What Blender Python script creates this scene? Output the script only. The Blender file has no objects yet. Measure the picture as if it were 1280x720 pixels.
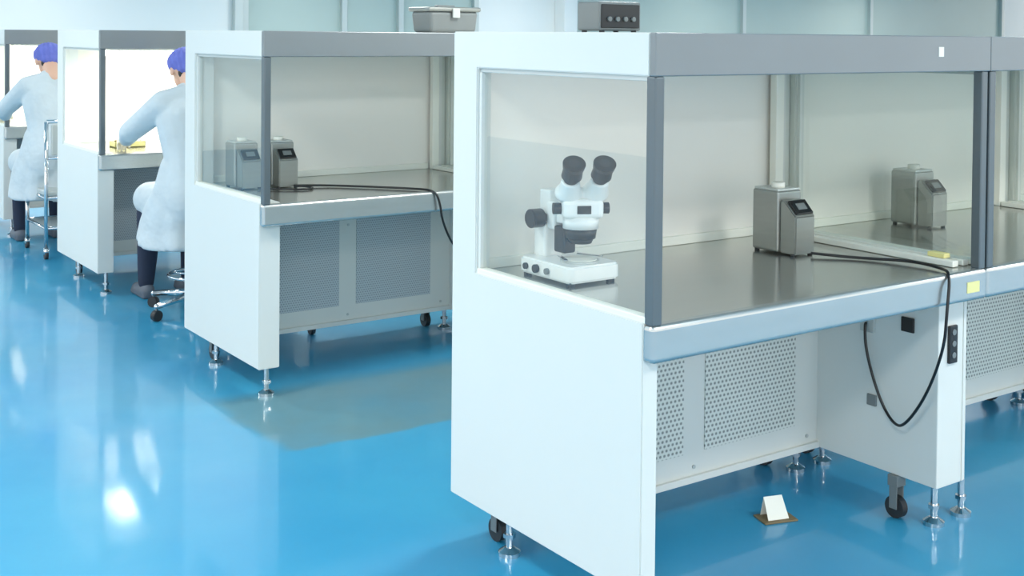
import bpy, bmesh, math, random
from mathutils import Vector, Matrix
random.seed(3)
scene=bpy.context.scene
scene.view_settings.view_transform='Standard'
scene.view_settings.look='None'
scene.view_settings.exposure=0.17

# ---------------------------------------------------------------- materials
def srgb(r,g,b):
    f=lambda c:(c/255/12.92) if c/255<=0.04045 else ((c/255+0.055)/1.055)**2.4
    return (f(r),f(g),f(b),1)
def mat(name,col,rough=.5,metal=0,noise=0.0,nscale=8,spec=.5,coat=0,bump=0,emit=None,es=0,stretch=None):
    m=bpy.data.materials.new(name); m.use_nodes=True
    nt=m.node_tree; b=nt.nodes['Principled BSDF']
    b.inputs['Base Color'].default_value=col; b.inputs['Roughness'].default_value=rough
    b.inputs['Metallic'].default_value=metal; b.inputs['Specular IOR Level'].default_value=spec
    b.inputs['Coat Weight'].default_value=coat
    if emit: b.inputs['Emission Color'].default_value=emit; b.inputs['Emission Strength'].default_value=es
    tc=nt.nodes.new('ShaderNodeTexCoord'); mp=nt.nodes.new('ShaderNodeMapping')
    nt.links.new(tc.outputs['Object'],mp.inputs['Vector'])
    if stretch: mp.inputs['Scale'].default_value=stretch
    nz=nt.nodes.new('ShaderNodeTexNoise'); nz.inputs['Scale'].default_value=nscale; nz.inputs['Detail'].default_value=3
    nt.links.new(mp.outputs['Vector'],nz.inputs['Vector'])
    if noise>0:
        mx=nt.nodes.new('ShaderNodeMix'); mx.data_type='RGBA'
        mx.inputs[6].default_value=tuple(c*(1-noise) for c in col[:3])+(1,)
        mx.inputs[7].default_value=tuple(min(1,c*(1+noise)) for c in col[:3])+(1,)
        nt.links.new(nz.outputs['Fac'],mx.inputs[0]); nt.links.new(mx.outputs[2],b.inputs['Base Color'])
    if bump>0:
        bp=nt.nodes.new('ShaderNodeBump'); bp.inputs['Strength'].default_value=bump; bp.inputs['Distance'].default_value=.03
        nt.links.new(nz.outputs['Fac'],bp.inputs['Height']); nt.links.new(bp.outputs['Normal'],b.inputs['Normal'])
    return m
M={}
M['panel']=mat('white_powder_coat',srgb(218,220,215),.38,0,.02,3)
M['cream']=mat('cream_panel',srgb(238,236,229),.4,0,.02,2)
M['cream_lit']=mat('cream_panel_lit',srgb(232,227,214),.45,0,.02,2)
M['fascia']=mat('grey_fascia',srgb(126,132,134),.33,.3,.05,4)
M['post']=mat('grey_aluminium',srgb(98,107,111),.33,.4,.04,6)
M['alu']=mat('light_aluminium',srgb(190,195,192),.35,.3,.03,6)
M['rail']=mat('white_rail',srgb(235,236,226),.4,0,.02,6)
M['steel']=mat('brushed_steel',srgb(184,185,180),.17,.85,.08,5,stretch=(1,12,1))
M['steel_edge']=mat('steel_edge',srgb(182,187,186),.25,.75,.08,6,stretch=(1,1,6))
M['chrome']=mat('chrome',srgb(205,208,210),.12,1,.03,9)
M['black']=mat('black_plastic',srgb(20,21,23),.35,0,.1,9)
M['dark']=mat('dark_rubber',srgb(38,40,42),.5,0,.1,9)
M['scope']=mat('microscope_enamel',srgb(236,238,236),.28,0,.01,9,coat=.3)
M['boxsteel']=mat('box_steel',srgb(152,155,151),.3,.7,.08,7,stretch=(1,1,8))
M['greybox']=mat('grey_enamel',srgb(118,124,124),.4,.1,.05,7)
M['yellow']=mat('yellow_label',srgb(228,220,150),.5,0,.03,9)
M['white']=mat('white_label',srgb(232,232,222),.5,0,.02,9)
M['brown']=mat('brown_board',srgb(120,105,75),.6,0,.15,20)
M['coat']=mat('lab_coat_cloth',srgb(192,202,206),.85,0,.10,6,bump=.8)
M['cap']=mat('blue_cap_cloth',srgb(104,112,190),.8,0,.12,25,bump=.3)
M['trouser']=mat('navy_trousers',srgb(36,44,64),.8,0,.1,12)
M['skin']=mat('skin',srgb(214,170,145),.5,0,.04,15)
M['hair']=mat('black_hair',srgb(25,22,22),.5,0,.2,40)
M['eye']=mat('eye_white',srgb(235,235,235),.2)
M['lip']=mat('lips',srgb(175,105,100),.45)
M['glove']=mat('latex_glove',srgb(232,226,205),.5,0,.03,12)
M['shoe']=mat('grey_shoe',srgb(95,102,112),.6,0,.05,12)
M['bluepad']=mat('seat_vinyl',srgb(45,60,95),.45,0,.08,12)
M['wall']=mat('wall_paint',srgb(234,235,231),.6,0,.02,1)
M['ceil']=mat('ceiling_paint',srgb(230,230,228),.7,0,.02,1)
M['wglass']=mat('green_window_glass',srgb(176,193,186),.18,0,.10,.5)
M['frame']=mat('window_frame',srgb(196,203,199),.4,.2,.03,2)
M['diffuser']=mat('lit_diffuser',(1,1,1,1),.5,emit=(1,.96,.88,1),es=9)

def glass():
    m=bpy.data.materials.new('clear_glass'); m.use_nodes=True; nt=m.node_tree; nt.nodes.clear()
    N=nt.nodes.new; L=nt.links.new
    o=N('ShaderNodeOutputMaterial'); t=N('ShaderNodeBsdfTransparent'); g=N('ShaderNodeBsdfGlossy')
    t.inputs[0].default_value=(.91,.94,.92,1); g.inputs['Roughness'].default_value=.02; g.inputs[0].default_value=(1,1,1,1)
    f=N('ShaderNodeLayerWeight'); f.inputs[0].default_value=.5
    p=N('ShaderNodeMath'); p.operation='POWER'; L(f.outputs['Facing'],p.inputs[0]); p.inputs[1].default_value=4
    q=N('ShaderNodeMath'); q.operation='MULTIPLY_ADD'; L(p.outputs[0],q.inputs[0]); q.inputs[1].default_value=.6; q.inputs[2].default_value=.09
    mx=N('ShaderNodeMixShader'); L(q.outputs[0],mx.inputs[0]); L(t.outputs[0],mx.inputs[1]); L(g.outputs[0],mx.inputs[2])
    L(mx.outputs[0],o.inputs[0]); return m
M['glass']=glass()

def mathf(nt):
    def mt(op,a,bv=None,c=None):
        n=nt.nodes.new('ShaderNodeMath'); n.operation=op
        for i,v in enumerate((a,bv,c)):
            if v is None: continue
            if hasattr(v,'links'): nt.links.new(v,n.inputs[i])
            else: n.inputs[i].default_value=v
        return n.outputs[0]
    return mt
def perf(name,base,hole,sp):
    m=bpy.data.materials.new(name); m.use_nodes=True; nt=m.node_tree; b=nt.nodes['Principled BSDF']; b.inputs['Roughness'].default_value=.4
    N=nt.nodes.new; L=nt.links.new
    tc=N('ShaderNodeTexCoord'); s=N('ShaderNodeSeparateXYZ'); L(tc.outputs['Object'],s.inputs[0])
    mt=mathf(nt)
    u=mt('DIVIDE',s.outputs['X'],sp); v=mt('DIVIDE',s.outputs['Z'],sp*.87)
    row=mt('FLOOR',v); par=mt('MULTIPLY',mt('FLOORED_MODULO',row,2.0),.5)
    fx=mt('SUBTRACT',mt('FRACT',mt('ADD',u,par)),.5); fz=mt('SUBTRACT',mt('FRACT',v),.5)
    d=mt('SQRT',mt('ADD',mt('MULTIPLY',fx,fx),mt('MULTIPLY',fz,fz)))
    h=mt('LESS_THAN',d,.30)
    mx=N('ShaderNodeMix'); mx.data_type='RGBA'; mx.inputs[6].default_value=base; mx.inputs[7].default_value=hole
    L(h,mx.inputs[0]); L(mx.outputs[2],b.inputs['Base Color']); return m
M['perf']=perf('perforated_sheet',srgb(218,221,215),srgb(142,147,143),.0165)
M['perf2']=perf('perforated_sheet_dark',srgb(188,196,200),srgb(145,154,159),.012)

def floor_mat():
    m=bpy.data.materials.new('blue_epoxy_floor'); m.use_nodes=True; nt=m.node_tree; b=nt.nodes['Principled BSDF']
    N=nt.nodes.new; L=nt.links.new; mt=mathf(nt)
    tc=N('ShaderNodeTexCoord'); n1=N('ShaderNodeTexNoise'); n1.inputs['Scale'].default_value=.7; n1.inputs['Detail'].default_value=4
    L(tc.outputs['Object'],n1.inputs['Vector'])
    cr=N('ShaderNodeValToRGB'); cr.color_ramp.elements[0].position=.3; cr.color_ramp.elements[1].position=.7
    cr.color_ramp.elements[0].color=srgb(32,138,184); cr.color_ramp.elements[1].color=srgb(58,160,194)
    L(n1.outputs['Fac'],cr.inputs[0])
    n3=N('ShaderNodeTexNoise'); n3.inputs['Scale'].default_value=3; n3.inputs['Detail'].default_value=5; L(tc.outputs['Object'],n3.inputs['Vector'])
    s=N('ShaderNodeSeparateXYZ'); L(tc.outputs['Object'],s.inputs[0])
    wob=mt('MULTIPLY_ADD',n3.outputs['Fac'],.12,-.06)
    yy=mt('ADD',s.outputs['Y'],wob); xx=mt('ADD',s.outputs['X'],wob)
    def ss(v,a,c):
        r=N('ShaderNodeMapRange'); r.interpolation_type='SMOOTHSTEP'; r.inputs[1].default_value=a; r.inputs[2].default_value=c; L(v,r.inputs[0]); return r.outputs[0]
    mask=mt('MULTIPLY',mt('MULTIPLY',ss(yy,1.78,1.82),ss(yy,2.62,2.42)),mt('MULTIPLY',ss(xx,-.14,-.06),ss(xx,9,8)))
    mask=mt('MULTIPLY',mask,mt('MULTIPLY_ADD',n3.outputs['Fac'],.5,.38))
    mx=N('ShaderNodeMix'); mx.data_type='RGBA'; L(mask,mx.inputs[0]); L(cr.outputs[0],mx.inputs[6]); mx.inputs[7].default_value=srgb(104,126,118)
    L(mx.outputs[2],b.inputs['Base Color'])
    n2=N('ShaderNodeTexNoise'); n2.inputs['Scale'].default_value=4; n2.inputs['Detail'].default_value=3; L(tc.outputs['Object'],n2.inputs['Vector'])
    mr=N('ShaderNodeMapRange'); mr.inputs[3].default_value=.32; mr.inputs[4].default_value=.5; L(n2.outputs['Fac'],mr.inputs[0]); L(mr.outputs[0],b.inputs['Roughness'])
    bp=N('ShaderNodeBump'); bp.inputs['Strength'].default_value=.03; bp.inputs['Distance'].default_value=.01; L(n2.outputs['Fac'],bp.inputs['Height']); L(bp.outputs[0],b.inputs['Normal']); L(bp.outputs[0],b.inputs['Coat Normal'])
    b.inputs['Specular IOR Level'].default_value=.7
    b.inputs['Coat Weight'].default_value=.6; b.inputs['Coat Roughness'].default_value=.08
    return m
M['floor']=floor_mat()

# ---------------------------------------------------------------- mesh helpers
def link(o,parent=None):
    scene.collection.objects.link(o)
    if parent: o.parent=parent
    return o
def empty(name,loc=(0,0,0),rz=0,parent=None):
    o=bpy.data.objects.new(name,None); o.location=loc; o.rotation_euler=(0,0,rz); o.empty_display_size=.1; return link(o,parent)
def frombm(name,bm,m,parent=None,smooth=False):
    me=bpy.data.meshes.new(name); bm.to_mesh(me); bm.free()
    if m: me.materials.append(m)
    if smooth:
        for p in me.polygons: p.use_smooth=True
    return link(bpy.data.objects.new(name,me),parent)
def bbox(bm,lo,hi,bev=0,seg=2):
    r=bmesh.ops.create_cube(bm,size=1); vs=r['verts']
    for v in vs: v.co=Vector([lo[i]+(v.co[i]+.5)*(hi[i]-lo[i]) for i in range(3)])
    if bev>0:
        es=list({e for v in vs for e in v.link_edges})
        bmesh.ops.bevel(bm,geom=es,offset=bev,segments=seg,affect='EDGES',profile=.5)
def box(name,lo,hi,m,parent=None,bev=0.003,seg=2):
    bm=bmesh.new(); bbox(bm,lo,hi,bev,seg); return frombm(name,bm,m,parent)
def quad(name,pts,m,parent):
    bm=bmesh.new(); bm.faces.new([bm.verts.new(p) for p in pts]); return frombm(name,bm,m,parent)
def bcyl(bm,a,b,r1,r2=None,seg=20,caps=True):
    a=Vector(a);b=Vector(b); r2=r1 if r2 is None else r2; d=b-a
    q=Vector((0,0,1)).rotation_difference(d.normalized()).to_matrix().to_4x4()
    bmesh.ops.create_cone(bm,cap_ends=caps,segments=seg,radius1=r1,radius2=r2,depth=d.length,matrix=Matrix.Translation((a+b)/2)@q)
def bsph(bm,c,r,s=(1,1,1),seg=16):
    bmesh.ops.create_uvsphere(bm,u_segments=seg,v_segments=max(6,seg//2+2),radius=r,matrix=Matrix.Translation(c)@Matrix.Diagonal((*s,1)))
def cyl(name,a,b,r,m,parent=None,r2=None,seg=24,bev=0):
    bm=bmesh.new(); bcyl(bm,a,b,r,r2,seg); 
    o=frombm(name,bm,m,parent,True)
    for p in o.data.polygons:
        if len(p.vertices)>4: p.use_smooth=False
    return o
def tube(name,pts,r,m,parent=None,cyc=False,res=8):
    cu=bpy.data.curves.new(name,'CURVE'); cu.dimensions='3D'; sp=cu.splines.new('NURBS'); sp.points.add(len(pts)-1)
    for i,p in enumerate(pts): sp.points[i].co=(*p,1)
    sp.order_u=3; sp.use_endpoint_u=True; sp.use_cyclic_u=cyc; cu.bevel_depth=r; cu.bevel_resolution=3; cu.resolution_u=res; cu.use_fill_caps=True
    t=bpy.data.objects.new('tmp',cu); scene.collection.objects.link(t); bpy.context.view_layer.update()
    me=bpy.data.meshes.new_from_object(t.evaluated_get(bpy.context.evaluated_depsgraph_get())); bpy.data.objects.remove(t)
    me.name=name; me.materials.clear(); me.materials.append(m)
    for p in me.polygons: p.use_smooth=True
    return link(bpy.data.objects.new(name,me),parent)
def remeshed(name,bm,m,parent,vox=.012,it=6):
    o=frombm(name,bm,m,parent)
    md=o.modifiers.new('r','REMESH'); md.mode='VOXEL'; md.voxel_size=vox; md.use_smooth_shade=True
    if it:
        s=o.modifiers.new('s','SMOOTH'); s.factor=.5; s.iterations=it
    bpy.context.view_layer.update()
    me=bpy.data.meshes.new_from_object(o.evaluated_get(bpy.context.evaluated_depsgraph_get()))
    o.modifiers.clear(); o.data=me; me.name=name
    if not me.materials: me.materials.append(m)
    for p in me.polygons: p.use_smooth=True
    return o
def chain(bm,pts):
    for (a,ra),(b,rb) in zip(pts[:-1],pts[1:]):
        bcyl(bm,a,b,ra,rb,16)
    for a,r in pts: bsph(bm,a,r)

# ---------------------------------------------------------------- room
H=1.5; D=.882; W=1.341; ZT=.804; ZP=.135; ZF=1.396
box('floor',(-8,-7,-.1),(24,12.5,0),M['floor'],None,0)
YW=12.5
box('ceiling',(-8,-7,2.6),(24,12.5,2.7),M['ceil'],None,0)
wall=empty('wall_back',(0,YW,0))
box('lower',(-8,0,0),(24,.15,1.25),M['wall'],wall,0)
box('upper',(-8,0,2.35),(24,.15,2.6),M['wall'],wall,0)
box('solid_left',(-8,0,1.25),(4.16,.15,2.35),M['wall'],wall,0)
box('pier',(7.8,0,1.25),(9.55,.15,2.35),M['wall'],wall,0)
box('solid_right',(21,0,1.25),(24,.15,2.35),M['wall'],wall,0)
def window(name,x0,x1,mull):
    w=empty(name,(0,YW,0))
    box('glass_pane',(x0,.05,1.25),(x1,.08,2.35),M['wglass'],w,0)
    for i,x in enumerate([x0+.04]+mull+[x1-.04]):
        box('mullion_%d'%i,(x-.04,-.02,1.25),(x+.04,.1,2.35),M['frame'],w,.004)
    box('sill',(x0,-.04,1.2),(x1,.1,1.27),M['frame'],w,.004); box('head',(x0,-.02,2.33),(x1,.1,2.39),M['frame'],w,.004)
window('window_1',4.16,7.8,[5.62,6.5]); window('window_2',9.55,21,[13.3,16.7])
box('pier_pilaster',(9.2,-.25,0),(9.45,0,2.6),M['wall'],wall,.01)
box('downpipe',(4.02,-.1,0),(4.14,0,2.6),M['frame'],wall,.01)

# ---------------------------------------------------------------- bench
def bench(x,y,ts=.05,lit=False,perfm='perf',name='clean_bench',yf=.035):
    e=empty(name,(x,y,0))
    B=lambda n,lo,hi,m,bev=.003,seg=2: box(n,lo,hi,M[m],e,bev,seg)
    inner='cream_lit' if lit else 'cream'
    bm=bmesh.new()
    prof=[(yf,ZP),(D,ZP),(D,H),(.022,H),(.022,ZF),(D-.125,ZF),(D-.125,ZT+.004),(yf,ZT+.004)]
    vs=[bm.verts.new((0,p[0],p[1])) for p in prof]; f=bm.faces.new(vs)
    r=bmesh.ops.extrude_face_region(bm,geom=[f]); bmesh.ops.translate(bm,verts=[v for v in r['geom'] if isinstance(v,bmesh.types.BMVert)],vec=(ts,0,0))
    bmesh.ops.recalc_face_normals(bm,faces=bm.faces)
    bmesh.ops.bevel(bm,geom=list(bm.edges),offset=.003,segments=2,affect='EDGES')
    frombm('side_panel_left',bm,M['panel'],e)
    B('pedestal_right',(W-.12,.08,ZP),(W,D,ZT-.09),'panel')
    B('corner_column_right',(W-.05,D-.10,ZT),(W,D,ZF),'panel')
    B('corner_strip_right',(W-.085,D-.115,ZT),(W-.045,D-.085,ZF),'rail')
    B('hood_top',(ts,.022,ZF),(W,D,H),'panel')
    B('hood_fascia',(0,0,ZF),(W,.022,H),'fascia')
    B('back_wall',(ts,D-.07,ZT),(W-.05,D-.02,ZF),inner,.001)
    B('back_skirting',(ts,D-.085,ZT),(W-.09,D-.07,ZT+.03),'rail' )
    B('work_surface',(ts*.5,.03,ZT-.03),(W-.001,D-.07,ZT),'steel',.002)
    bm=bmesh.new(); bbox(bm,(0,0,ZT-.09),(W,.04,ZT+.001),.012,4); frombm('work_surface_lip',bm,M['steel_edge'],e,False)
    B('side_rail_left',(.004,.03,ZT+.001),(.034,D-.125,ZT+.018),'rail')
    for k,xx in enumerate((W-.035,W-.085)):
        B('side_rail_right_%d'%k,(xx,.06,ZT+.001),(xx+.028,D-.12,ZT+.02),'rail')
    for n,gx,g0,g1 in (('left',.019,.035,D-.125),('right',W-.021,.03,D-.1)):
        quad('side_glass_'+n,[(gx,g0,ZT+.018),(gx,g1,ZT+.018),(gx,g1,ZF),(gx,g0,ZF)],M['glass'],e)
    B('glass_top_trim',(.01,.03,ZF-.012),(.03,D-.125,ZF),'alu',.001)
    B('glass_back_trim',(.008,D-.137,ZT+.018),(.03,D-.125,ZF-.012),'panel',.001)
    B('post_left',(.004,.004,ZT),(.034,.036,ZF),'post',.004)
    B('post_right',(W-.034,.004,ZT),(W-.006,.036,ZF),'post',.004)
    yp=.54
    B('lower_cabinet',(ts,yp,ZP),(W-.12,D,ZT-.03),'panel',.001)
    B('lower_panel_return',(ts,yp-.012,ZP),(W-.12,yp,ZP+.02),'panel',.001)
    B('perforated_grille_1',(.15,yp-.004,.225),(.613,yp,.70),perfm,0)
    B('perforated_grille_2',(.703,yp-.004,.225),(1.108,yp,.70),perfm,0)
    for i,(sx,sz) in enumerate(((.66,.18),(1.17,.18),(1.17,.6),(.66,.6))):
        cyl('screw_%d'%i,(sx,yp-.004,sz),(sx,yp,sz),.006,M['alu'],e,seg=12)
    k=0
    for fx in (.075,W-.06):
        for fy in (.13,D-.2):
            bm=bmesh.new(); bcyl(bm,(fx,fy,.02),(fx,fy,ZP),.010); bcyl(bm,(fx,fy,.0),(fx,fy,.012),.032,.032,32); bcyl(bm,(fx,fy,.012),(fx,fy,.024),.032,.014,32); bcyl(bm,(fx,fy,.05),(fx,fy,.062),.018,.018,6)
            frombm('levelling_foot_%d'%k,bm,M['chrome'],e,False)
            k+=1
            if fx<.5 and fy<.3: continue
            cy=fy+.10; cx=fx+(.03 if fx<.5 else -.05)
            bm=bmesh.new(); bcyl(bm,(cx-.012,cy,.034),(cx+.012,cy,.034),.034,seg=24); frombm('castor_wheel_%d'%k,bm,M['dark'],e)
            bm=bmesh.new(); bbox(bm,(cx-.018,cy-.014,.03),(cx-.014,cy+.014,.10),.001); bbox(bm,(cx+.014,cy-.014,.03),(cx+.018,cy+.014,.10),.001); bbox(bm,(cx-.022,cy-.018,.10),(cx+.022,cy+.018,ZP),.002)
            frombm('castor_fork_%d'%k,bm,M['greybox'],e)
    if lit:
        box('lamp_diffuser',(.20,.26,ZF-.05),(W-.12,.62,ZF-.012),M['diffuser'],e,.006)
        box('lamp_tray',(.18,.24,ZF-.014),(W-.10,.64,ZF),M['alu'],e,.002)
        ld=bpy.data.lights.new('bench_lamp','AREA'); ld.shape='RECTANGLE'; ld.size=.9; ld.size_y=.3; ld.energy=6; ld.color=(1,.95,.86)
        lo=bpy.data.objects.new('bench_lamp_light',ld); lo.location=(W/2+.04,.44,ZF-.055); link(lo,e)
    return e
b1=bench(0,0)
bench(W+.002,0,.02,yf=.08)
bench(2*(W+.002),0,.02,yf=.08)
bench(.044,2.357,.09,False,'perf2')
bench(.044+W+.002,2.357,.02,False,'perf2',yf=.08)
bench(.044+2*(W+.002),2.357,.02,False,'perf2',yf=.08)
bench(.073,4.657,.09,True,'perf2')
bench(.073+W+.002,4.657,.02,False,'perf2',yf=.08)
bench(.08,6.971,.09,True,'perf2')
# details on bench 1
box('wall_socket_strip',(1.263,.07,.51),(1.303,.08,.625),M['black'],b1,.003)
for i,z in enumerate((.535,.57,.605)): cyl('socket_%d'%i,(1.283,.068,z),(1.283,.071,z),.009,M['greybox'],b1)
box('rocker_switch',(1.213,.165,.59),(1.221,.21,.635),M['black'],b1,.002)
box('inlet_plate',(1.213,.31,.56),(1.221,.365,.615),M['alu'],b1,.002)
box('lower_inlet',(1.213,.30,.33),(1.221,.335,.365),M['greybox'],b1,.002)
box('asset_label',(1.085,-.0015,1.44),(1.108,0,1.468),M['white'],b1,0)
box('yellow_label',(1.24,-.0015,.74),(1.3,0,.772),M['yellow'],b1,0)
box('yellow_tab',(1.27,.10,ZT+.021),(1.30,.16,ZT+.035),M['yellow'],b1,.002)

# ---------------------------------------------------------------- control boxes
def ctrl(x,y,rz=0):
    e=empty('steel_control_box',(x,y,ZT),rz)
    box('rear_housing',(-.055,.0,.006),(.055,.11,.20),M['boxsteel'],e,.008,3)
    bm=bmesh.new()
    pr=[(-.065,.0),(.0,.0),(.0,.165),(-.018,.165),(-.065,.12)]
    vs=[bm.verts.new((-.045,p[0],p[1]+.006)) for p in pr]; f=bm.faces.new(vs)
    r=bmesh.ops.extrude_face_region(bm,geom=[f]); bmesh.ops.translate(bm,verts=[v for v in r['geom'] if isinstance(v,bmesh.types.BMVert)],vec=(.09,0,0))
    bmesh.ops.recalc_face_normals(bm,faces=bm.faces); bmesh.ops.bevel(bm,geom=list(bm.edges),offset=.004,segments=2,affect='EDGES')
    frombm('front_housing',bm,M['boxsteel'],e)
    s=box('display',(-.038,-.004,-.026),(.038,.004,.026),M['black'],e,.002); s.location=(0,-.044,.152); s.rotation_euler=(math.radians(-44),0,0)
    s=box('display_window',(-.02,-.006,-.012),(.02,-.003,.012),M['greybox'],e,.001); s.location=(0,-.044,.152); s.rotation_euler=(math.radians(-44),0,0)
    cyl('top_knob',(0,.05,.20),(0,.05,.222),.022,M['white'],e)
    box('top_lid',(-.05,.004,.198),(.05,.106,.206),M['alu'],e,.003)
    for i,(a,b) in enumerate(((-.04,-.05),(.04,-.05),(-.045,.095),(.045,.095))): cyl('rubber_foot_%d'%i,(a,b,0),(a,b,.008),.008,M['dark'],e)
    return e
ctrl(1.03,.50); ctrl(1.88,.61); ctrl(.36,2.87); ctrl(.20,2.90)
tube('power_cable',[(1.04,.42,.815),(1.09,.35,.811),(1.14,.28,.81),(1.2,.16,.815),(1.19,.05,.812),(1.14,-.012,.812),(1.12,-.016,.7),(1.12,-.01,.6),(1.13,.05,.45),(1.155,.14,.33),(1.18,.2,.30),(1.195,.27,.36),(1.20,.33,.5),(1.205,.34,.588),(1.212,.34,.588)],.0045,M['black'])
tube('power_cable',[(.38,2.795,.815),(.5,2.78,.811),(.62,2.66,.811),(.72,2.55,.811),(.80,2.45,.811),(.84,2.35,.812),(.86,2.338,.76),(.87,2.335,.68),(.92,2.34,.58),(1.02,2.4,.5),(1.1,2.5,.5)],.005,M['black'])
tube('power_cable',[(.22,2.82,.812),(.3,2.72,.81),(.42,2.68,.81),(.45,2.76,.81),(.38,2.795,.812)],.004,M['black'])

# ---------------------------------------------------------------- microscope
def microscope(x,y):
    e=empty('stereo_microscope',(x,y,ZT))   # origin = centre of base
    S=M['scope'];K=M['black']
    bm=bmesh.new()
    pts=[]
    def arc(cx,cy,r,a0,a1,n=8):
        for i in range(n+1):
            a=math.radians(a0+(a1-a0)*i/n); pts.append((cx+r*math.cos(a),cy+r*math.sin(a)))
    arc(.080,-.095,.025,-90,0); arc(.085,.10,.02,0,90); arc(-.06,.10,.02,90,180); arc(-.055,-.095,.025,180,270)
    vs=[bm.verts.new((p[0],p[1],.008)) for p in pts]; f=bm.faces.new(vs)
    r=bmesh.ops.extrude_face_region(bm,geom=[f]); bmesh.ops.translate(bm,verts=[v for v in r['geom'] if isinstance(v,bmesh.types.BMVert)],vec=(0,0,.046))
    bmesh.ops.recalc_face_normals(bm,faces=bm.faces)
    bmesh.ops.bevel(bm,geom=[ed for ed in bm.edges if ed.calc_face_angle(0)>.8],offset=.006,segments=3,affect='EDGES')
    frombm('base',bm,S,e)
    for i,(a,b) in enumerate(((-.06,-.1),(.08,-.1),(-.06,.1),(.08,.1))): cyl('foot_%d'%i,(a,b,0),(a,b,.01),.012,M['dark'],e)
    cyl('stage_ring',(.01,-.05,.052),(.01,-.05,.060),.055,M['alu'],e,seg=36)
    cyl('stage_plate',(.01,-.05,.060),(.01,-.05,.0625),.048,M['white'],e,seg=36)
    for s in (-1,1):
        o=box('stage_clip_%s'%('l' if s<0 else 'r'),(-.006,-.05,0),(.006,.03,.003),M['chrome'],e,.001); o.location=(.01+s*.045,-.025,.064); o.rotation_euler=(0,0,s*.4)
    cyl('dimmer_dial',(-.090,.03,.03),(-.078,.03,.03),.012,K,e); cyl('lamp_dial',(-.088,-.02,.03),(-.078,-.02,.03),.009,M['greybox'],e); cyl('rear_dial',(-.088,.08,.03),(-.078,.08,.03),.009,K,e)
    box('stand_block',(-.034,.055,.05),(.034,.112,.15),S,e,.01,3)
    box('stand_rail',(-.022,.05,.15),(.022,.10,.245),S,e,.006,3)
    bm=bmesh.new(); bcyl(bm,(-.045,.07,.165),(.045,.07,.165),.012); bcyl(bm,(-.078,.07,.165),(-.036,.07,.165),.027,seg=32); bcyl(bm,(.036,.07,.165),(.078,.07,.165),.027,seg=32)
    bmesh.ops.bevel(bm,geom=[ed for ed in bm.edges if ed.calc_face_angle(0)>1.2],offset=.003,segments=2,affect='EDGES')
    frombm('focus_knobs',bm,K,e)
    box('focus_carriage',(-.03,.02,.135),(.03,.056,.215),S,e,.008,3)
    box('arm',(-.02,-.03,.155),(.02,.03,.185),S,e,.006,3)
    box('black_bracket',(-.030,-.03,.075),(.012,.02,.15),K,e,.006,3)
    h=empty('head_group',(0.004,-.06,0),math.radians(-27),e); h.scale=(1.1,1.05,1.0)
    cyl('pod_ring',(0,0,.15),(0,0,.185),.046,S,h,seg=40)
    cyl('objective_collar',(0,0,.122),(0,0,.15),.038,K,h,r2=.042,seg=36)
    cyl('objective_lens',(0,0,.108),(0,0,.122),.028,K,h,r2=.034,seg=36)
    bm=bmesh.new()
    bbox(bm,(-.052,-.045,.18),(.052,.045,.235),.014,4)
    frombm('zoom_body',bm,S,h,False)
    bm=bmesh.new(); bcyl(bm,(-.072,.0,.205),(-.05,.0,.205),.016); bcyl(bm,(.05,.0,.205),(.072,.0,.205),.016); frombm('zoom_knobs',bm,K,h)
    box('badge',(-.018,-.0465,.195),(.018,-.0445,.218),K,h,.001)
    bm=bmesh.new()
    for s in (-1,1):
        bsph(bm,(s*.034,-.01,.25),.036,(1,1,.9),20); bcyl(bm,(s*.034,-.015,.245),(s*.037,-.055,.290),.031,.023,24)
    bbox(bm,(-.04,-.025,.225),(.04,.03,.26),.01)
    remeshed('binocular_head',bm,S,h,.004,3)
    for s,n in ((-1,'l'),(1,'r')):
        bm=bmesh.new(); a=Vector((s*.037,-.055,.290)); d=(a-Vector((s*.036,-.015,.25))).normalized()
        bcyl(bm,a,a+d*.018,.0185,.0185,28); bcyl(bm,a+d*.018,a+d*.055,.0265,.0245,28); bcyl(bm,a+d*.055,a+d*.075,.027,.029,28)
        bmesh.ops.bevel(bm,geom=[ed for ed in bm.edges if ed.calc_face_angle(0)>1.0],offset=.002,segments=2,affect='EDGES')
        frombm('eyepiece_'+n,bm,K,h,False)
        cyl('eyepiece_glass_'+n,a+d*.073,a+d*.0755,.014,M['dark'],h)
    return e
microscope(.187,.575)

# ---------------------------------------------------------------- objects on top of benches
e=empty('storage_container',(1.14,2.76,H))
bm=bmesh.new(); bbox(bm,(-.135,-.09,0),(.135,.09,.105),.02,4)
for v in bm.verts:
    if v.co.z<.05: v.co.x*=.95; v.co.y*=.95
frombm('tub',bm,M['greybox'],e)
box('lid',(-.145,-.10,.10),(.145,.10,.122),M['boxsteel'],e,.009,3); box('lid_handle',(-.05,-.015,.12),(.05,.015,.132),M['greybox'],e,.005,3)
box('clip',(-.02,-.107,.07),(.02,-.097,.115),M['alu'],e,.003)
e=empty('power_supply_unit',(.357,.60,H))
box('case',(-.08,-.05,.006),(.08,.05,.09),M['greybox'],e,.006,3); box('front_plate',(-.072,-.053,.014),(.072,-.049,.082),M['dark'],e,.002)
for i in range(4): cyl('dial_%d'%i,(-.045+.03*i,-.06,.04),(-.045+.03*i,-.052,.04),.007,M['greybox'],e)
for i,(a,b) in enumerate(((-.06,-.04),(.06,-.04),(-.06,.04),(.06,.04))): cyl('foot_%d'%i,(a,b,0),(a,b,.008),.008,M['dark'],e)

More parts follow.
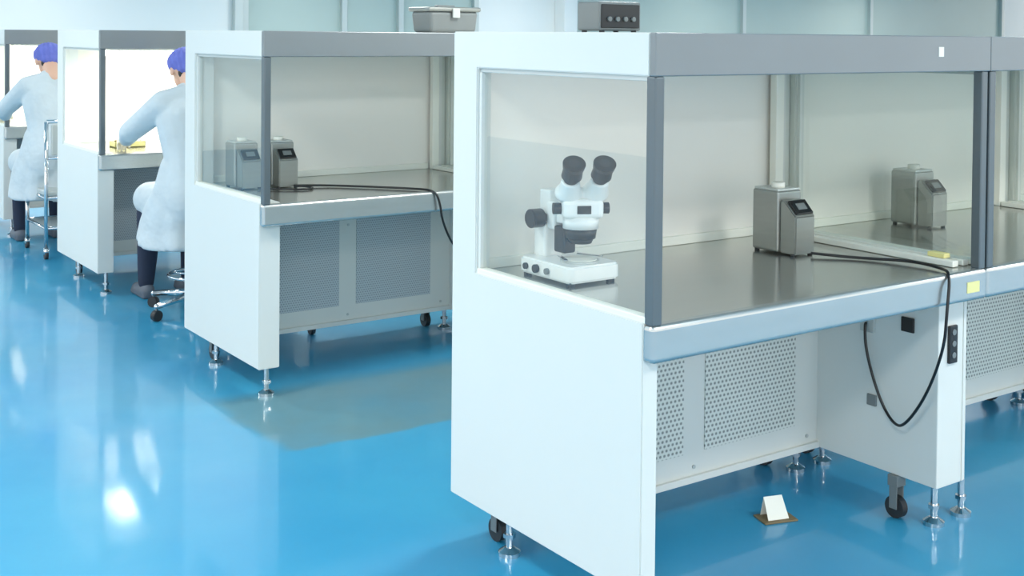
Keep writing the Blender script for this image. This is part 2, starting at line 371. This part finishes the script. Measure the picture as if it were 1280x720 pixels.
# card on floor
e=empty('folded_card',(.905,.43,0),-.3)
box('board',(-.055,-.035,0),(.06,.04,.006),M['brown'],e,.002)
bm=bmesh.new(); vs=[bm.verts.new(p) for p in ((-.036,-.02,.006),(.036,-.02,.006),(.032,.018,.066),(-.032,.018,.066),(-.036,.03,.006),(.036,.03,.006))]
bm.faces.new((vs[0],vs[1],vs[2],vs[3])); bm.faces.new((vs[3],vs[2],vs[5],vs[4])); frombm('card',bm,M['white'],e)

# ---------------------------------------------------------------- people
def person(dx,dy):
    e=empty('seated_technician',(dx,dy,0))
    bm=bmesh.new()
    chain(bm,[((.36,4.0,.62),.15),((.37,4.06,.82),.13),((.35,4.13,1.02),.135)])
    chain(bm,[((.52,4.0,.62),.15),((.49,4.06,.82),.13),((.49,4.13,1.02),.135)])
    chain(bm,[((.27,4.15,1.115),.072),((.42,4.16,1.14),.085),((.57,4.15,1.115),.072)])
    chain(bm,[((.42,4.16,1.14),.08),((.42,4.20,1.19),.058)])
    chain(bm,[((.26,4.15,1.11),.075),((.17,4.43,.945),.06),((.235,4.70,.885),.044)])
    chain(bm,[((.58,4.15,1.11),.075),((.66,4.42,.95),.06),((.56,4.70,.885),.044)])
    chain(bm,[((.36,4.02,.60),.125),((.29,4.45,.57),.095)])
    chain(bm,[((.52,4.02,.60),.125),((.56,4.45,.57),.095)])
    rings=[(.80,.43,4.07,.205,.15),(.66,.43,4.08,.235,.22),(.55,.43,4.16,.255,.30),(.45,.43,4.2,.262,.325),(.35,.43,4.2,.275,.335)]
    n=48; prev=None
    for z,cx,cy,rx,ry in rings:
        k=(.85-z)*.12
        ring=[bm.verts.new((cx+rx*(1+k*math.sin(8*t+z*3)+k*.5*math.sin(13*t))*math.cos(t),cy+ry*(1+k*math.sin(8*t+z*3)+k*.5*math.sin(13*t))*math.sin(t),z+.012*math.sin(5*t))) for t in [2*math.pi*i/n for i in range(n)]]
        if prev:
            for i in range(n): bm.faces.new((prev[i],prev[(i+1)%n],ring[(i+1)%n],ring[i]))
        else: bm.faces.new(ring)
        prev=ring
    bm.faces.new(prev[::-1])
    bmesh.ops.recalc_face_normals(bm,faces=bm.faces)
    remeshed('lab_coat',bm,M['coat'],e,.012,3)
    tube('collar',[(.42+.062*math.cos(t),4.20+.06*math.sin(t),1.195-.02*math.sin(t)) for t in [math.pi*2*i/14 for i in range(14)]],.014,M['coat'],e,True)
    bm=bmesh.new()
    for kx,fx,fy in ((.29,.30,4.55),(.56,.55,4.56)):
        chain(bm,[((kx,4.45,.53),.075),((fx,fy-.03,.30),.06),((fx,fy,.09),.045)])
    remeshed('trousers',bm,M['trouser'],e,.012,3)
    for fx,n in ((.30,'l'),(.55,'r')):
        bm=bmesh.new(); chain(bm,[((fx,4.53,.045),.043),((fx,4.63,.04),.04),((fx,4.71,.032),.031)]); bbox(bm,(fx-.035,4.50,0),(fx+.035,4.73,.03),.01)
        remeshed('shoe_'+n,bm,M['shoe'],e,.009,3)
    hg=empty('head_group',(.42,4.22,1.25),0,e); hg.rotation_euler=(math.radians(-22),0,0)
    hc=Vector((0,.035,.055))
    bm=bmesh.new(); chain(bm,[((0,-.05,-.11),.055),((0,-.005,.0),.052)])
    bsph(bm,hc+Vector((0,-.005,.02)),.088,(.86,1.05,1.05),24); bsph(bm,hc+Vector((0,.035,-.035)),.06,(.9,.9,1.15),20); bsph(bm,hc+Vector((0,.055,-.078)),.026,(1.1,.9,.8))
    bcyl(bm,hc+Vector((0,.088,.022)),hc+Vector((0,.108,-.022)),.007,.014,12); bsph(bm,hc+Vector((0,.103,-.022)),.014)
    for s in (-1,1): bsph(bm,hc+Vector((s*.078,-.005,-.01)),.03,(.3,.65,1))
    remeshed('head',bm,M['skin'],hg,.006,3)
    for s,n in ((-1,'l'),(1,'r')):
        bm=bmesh.new(); bsph(bm,hc+Vector((s*.031,.078,.008)),.0115); frombm('eye_'+n,bm,M['eye'],hg,True)
        bm=bmesh.new(); bsph(bm,hc+Vector((s*.031,.087,.007)),.0052); frombm('iris_'+n,bm,M['black'],hg,True)
        tube('brow_'+n,[hc+Vector((s*.016,.090,.030)),hc+Vector((s*.032,.088,.036)),hc+Vector((s*.048,.074,.031))],.003,M['hair'],hg)
    tube('mouth',[hc+Vector((-.022,.083,-.052)),hc+Vector((0,.093,-.050)),hc+Vector((.022,.083,-.052))],.004,M['lip'],hg)
    bm=bmesh.new(); bsph(bm,hc+Vector((0,-.045,-.035)),.055,(1.1,.6,.9)); remeshed('hair',bm,M['hair'],hg,.007,2)
    bm=bmesh.new(); bsph(bm,hc+Vector((0,-.018,.040)),.096,(.98,1.12,.80),28); bsph(bm,hc+Vector((0,-.062,-.005)),.058,(1.15,.8,.85),20)
    o=remeshed('bouffant_cap',bm,M['cap'],hg,.007,3)
    for v in o.data.vertices:
        r=v.co-hc; a=math.atan2(r.y,r.x); v.co+=r.normalized()*.003*math.sin(22*a)
    def hand(name,w,d,side):
        bm=bmesh.new(); w=Vector(w); d=Vector(d).normalized(); up=Vector((0,0,1)); sx=d.cross(up).normalized(); up=sx.cross(d)
        for k in range(4):
            o=(k-1.5)*.019; chain(bm,[(w,.022),(w+d*.08+sx*o,.0125)])
        for k,L in enumerate((.070,.078,.073,.058)):
            kk=k if side<0 else 3-k
            o=(kk-1.5)*.019; p0=w+d*.08+sx*o; p1=p0+(d*.9-up*.25).normalized()*L*.45+sx*o*.1; p2=p1+(d*.6-up*.8).normalized()*L*.32; p3=p2+(d*.2-up).normalized()*L*.25
            chain(bm,[(p0,.0092),(p1,.0088),(p2,.008),(p3,.007)])
        t0=w+d*.025+sx*(-side)*.018; t1=t0+(d*.6-sx*side*.8).normalized()*.036; t2=t1+(d*.9-up*.3).normalized()*.03; chain(bm,[(t0,.015),(t1,.011),(t2,.009)])
        remeshed(name,bm,M['glove'],e,.0045,1)
    hand('hand_l',(.238,4.72,.885),(.2,1,-.25),-1); hand('hand_r',(.555,4.72,.885),(-.2,1,-.25),1)
    return e
person(0,0); person(-.14,2.32)

# swivel chair (bench 3)
e=empty('swivel_lab_chair',(.44,4.08,0))
cyl('gas_column',(0,0,.08),(0,0,.40),.025,M['chrome'],e); cyl('seat_plate',(0,0,.385),(0,0,.40),.09,M['dark'],e)
bm=bmesh.new(); bcyl(bm,(0,0,.40),(0,0,.455),.19,.19,40); bmesh.ops.bevel(bm,geom=[x for x in bm.edges if x.calc_face_angle(0)>1],offset=.018,segments=4,affect='EDGES'); frombm('seat_pad',bm,M['bluepad'],e,True)
for i in range(5):
    a=math.radians(72*i+128); c,s=math.cos(a),math.sin(a)
    bm=bmesh.new(); bcyl(bm,(0,0,.105),(c*.29,s*.29,.075),.024,.014,12); bsph(bm,(c*.29,s*.29,.075),.015); bcyl(bm,(c*.29,s*.29,.05),(c*.29,s*.29,.075),.008); frombm('base_arm_%d'%i,bm,M['chrome'],e,True)
    cyl('castor_%d'%i,(c*.29-s*.015,s*.29+c*.015,.028),(c*.29+s*.015,s*.29-c*.015,.028),.028,M['dark'],e)
tube('foot_ring',[(.17*math.cos(t),.17*math.sin(t),.2) for t in [math.pi*2*i/16 for i in range(16)]],.009,M['chrome'],e,True)
for i in range(3):
    a=math.radians(120*i+20); cyl('ring_spoke_%d'%i,(0,0,.2),(.165*math.cos(a),.165*math.sin(a),.2),.007,M['chrome'],e)

# tubular steel chairs
def frame_chair(x,y,rz=0):
    e=empty('tubular_steel_chair',(x,y,0),rz)
    w,d=.42,.5; ch=M['chrome']
    for i,(px,py,h) in enumerate(((0,0,.90),(w,0,.90),(0,d,.455),(w,d,.455))):
        cyl('leg_%d'%i,(px,py,.05),(px,py,h),.013,ch,e); cyl('castor_%d'%i,(px-.011,py,.025),(px+.011,py,.025),.025,M['dark'],e); cyl('castor_stem_%d'%i,(px,py,.03),(px,py,.07),.017,ch,e)
    for i,z in enumerate((.2,.40)):
        cyl('side_rung_l_%d'%i,(0,0,z),(0,d,z),.01,ch,e); cyl('side_rung_r_%d'%i,(w,0,z),(w,d,z),.01,ch,e)
        cyl('back_rung_%d'%i,(0,0,z),(w,0,z),.01,ch,e)
    cyl('front_rung',(0,d,.2),(w,d,.2),.01,ch,e)
    cyl('back_top_rail',(0,0,.9),(w,0,.9),.013,ch,e); cyl('back_low_rail',(0,0,.66),(w,0,.66),.01,ch,e)
    box('back_pad',(.03,-.012,.68),(w-.03,.012,.88),M['alu'],e,.006)
    box('seat',(-.005,-.005,.41),(w+.005,d+.005,.445),M['alu'],e,.01,3)
    box('foot_shelf',(.01,.02,.195),(w-.01,d-.02,.205),M['alu'],e,.002)
    return e
frame_chair(.13,6.03)
frame_chair(.715,3.80,math.pi)

# tray with parts on bench 3
e=empty('parts_tray',(.36,5.08,ZT))
box('tray_base',(-.09,-.06,0),(.09,.06,.008),M['yellow'],e,.002)
for i,(a,b,c,d) in enumerate(((-.09,-.06,-.084,.06),(.084,-.06,.09,.06),(-.09,-.06,.09,-.054),(-.09,.054,.09,.06))): box('tray_wall_%d'%i,(a,b,0),(c,d,.035),M['yellow'],e,.002)
for i in range(8): box('part_%d'%i,(-.07+.036*(i%4),-.04+.045*(i//4),.006),(-.045+.036*(i%4),-.015+.045*(i//4),.04),M['brown' if i%3 else 'white'],e,.003)

# ---------------------------------------------------------------- lights
k=0
for X in (-5,-1.7,1.5,4.8,8.2,12,16):
    for Y in (-5,-1.8,1.5,4.9,8.25,11.0):
        fx=empty('ceiling_light' if k==0 else 'ceiling_light.%03d'%k,(X,Y,2.6))
        box('housing',(-.3,-.3,-.035),(.3,.3,-.001),M['frame'],fx,.004)
        ld=bpy.data.lights.new('panel','AREA'); ld.shape='SQUARE'; ld.size=.5; ld.energy=40 if Y<10 else 24; ld.color=(1,.985,.945)
        lo=bpy.data.objects.new('panel_light',ld); lo.location=(0,0,-.04); link(lo,fx); k+=1
w=bpy.data.worlds.new('world'); scene.world=w; w.use_nodes=True
w.node_tree.nodes['Background'].inputs[0].default_value=(1,.985,.96,1); w.node_tree.nodes['Background'].inputs[1].default_value=1.75

# ---------------------------------------------------------------- camera
yaw,pit,rol=.6147,.0189,.0091
fwd=Vector((math.sin(yaw)*math.cos(pit),math.cos(yaw)*math.cos(pit),-math.sin(pit)))
r=Vector((math.cos(yaw),-math.sin(yaw),0)); u=r.cross(fwd)
r2=r*math.cos(rol)+u*math.sin(rol); u2=-r*math.sin(rol)+u*math.cos(rol)
cd=bpy.data.cameras.new('camera'); co=bpy.data.objects.new('camera',cd); link(co)
Mx=Matrix((r2,u2,-fwd)).transposed().to_4x4(); Mx.translation=Vector((-1.8985,-2.1045,1.4892)); co.matrix_world=Mx
cd.sensor_width=36; cd.lens=1499.3/1280*36; cd.shift_y=-287/1280; cd.clip_end=100
scene.camera=co
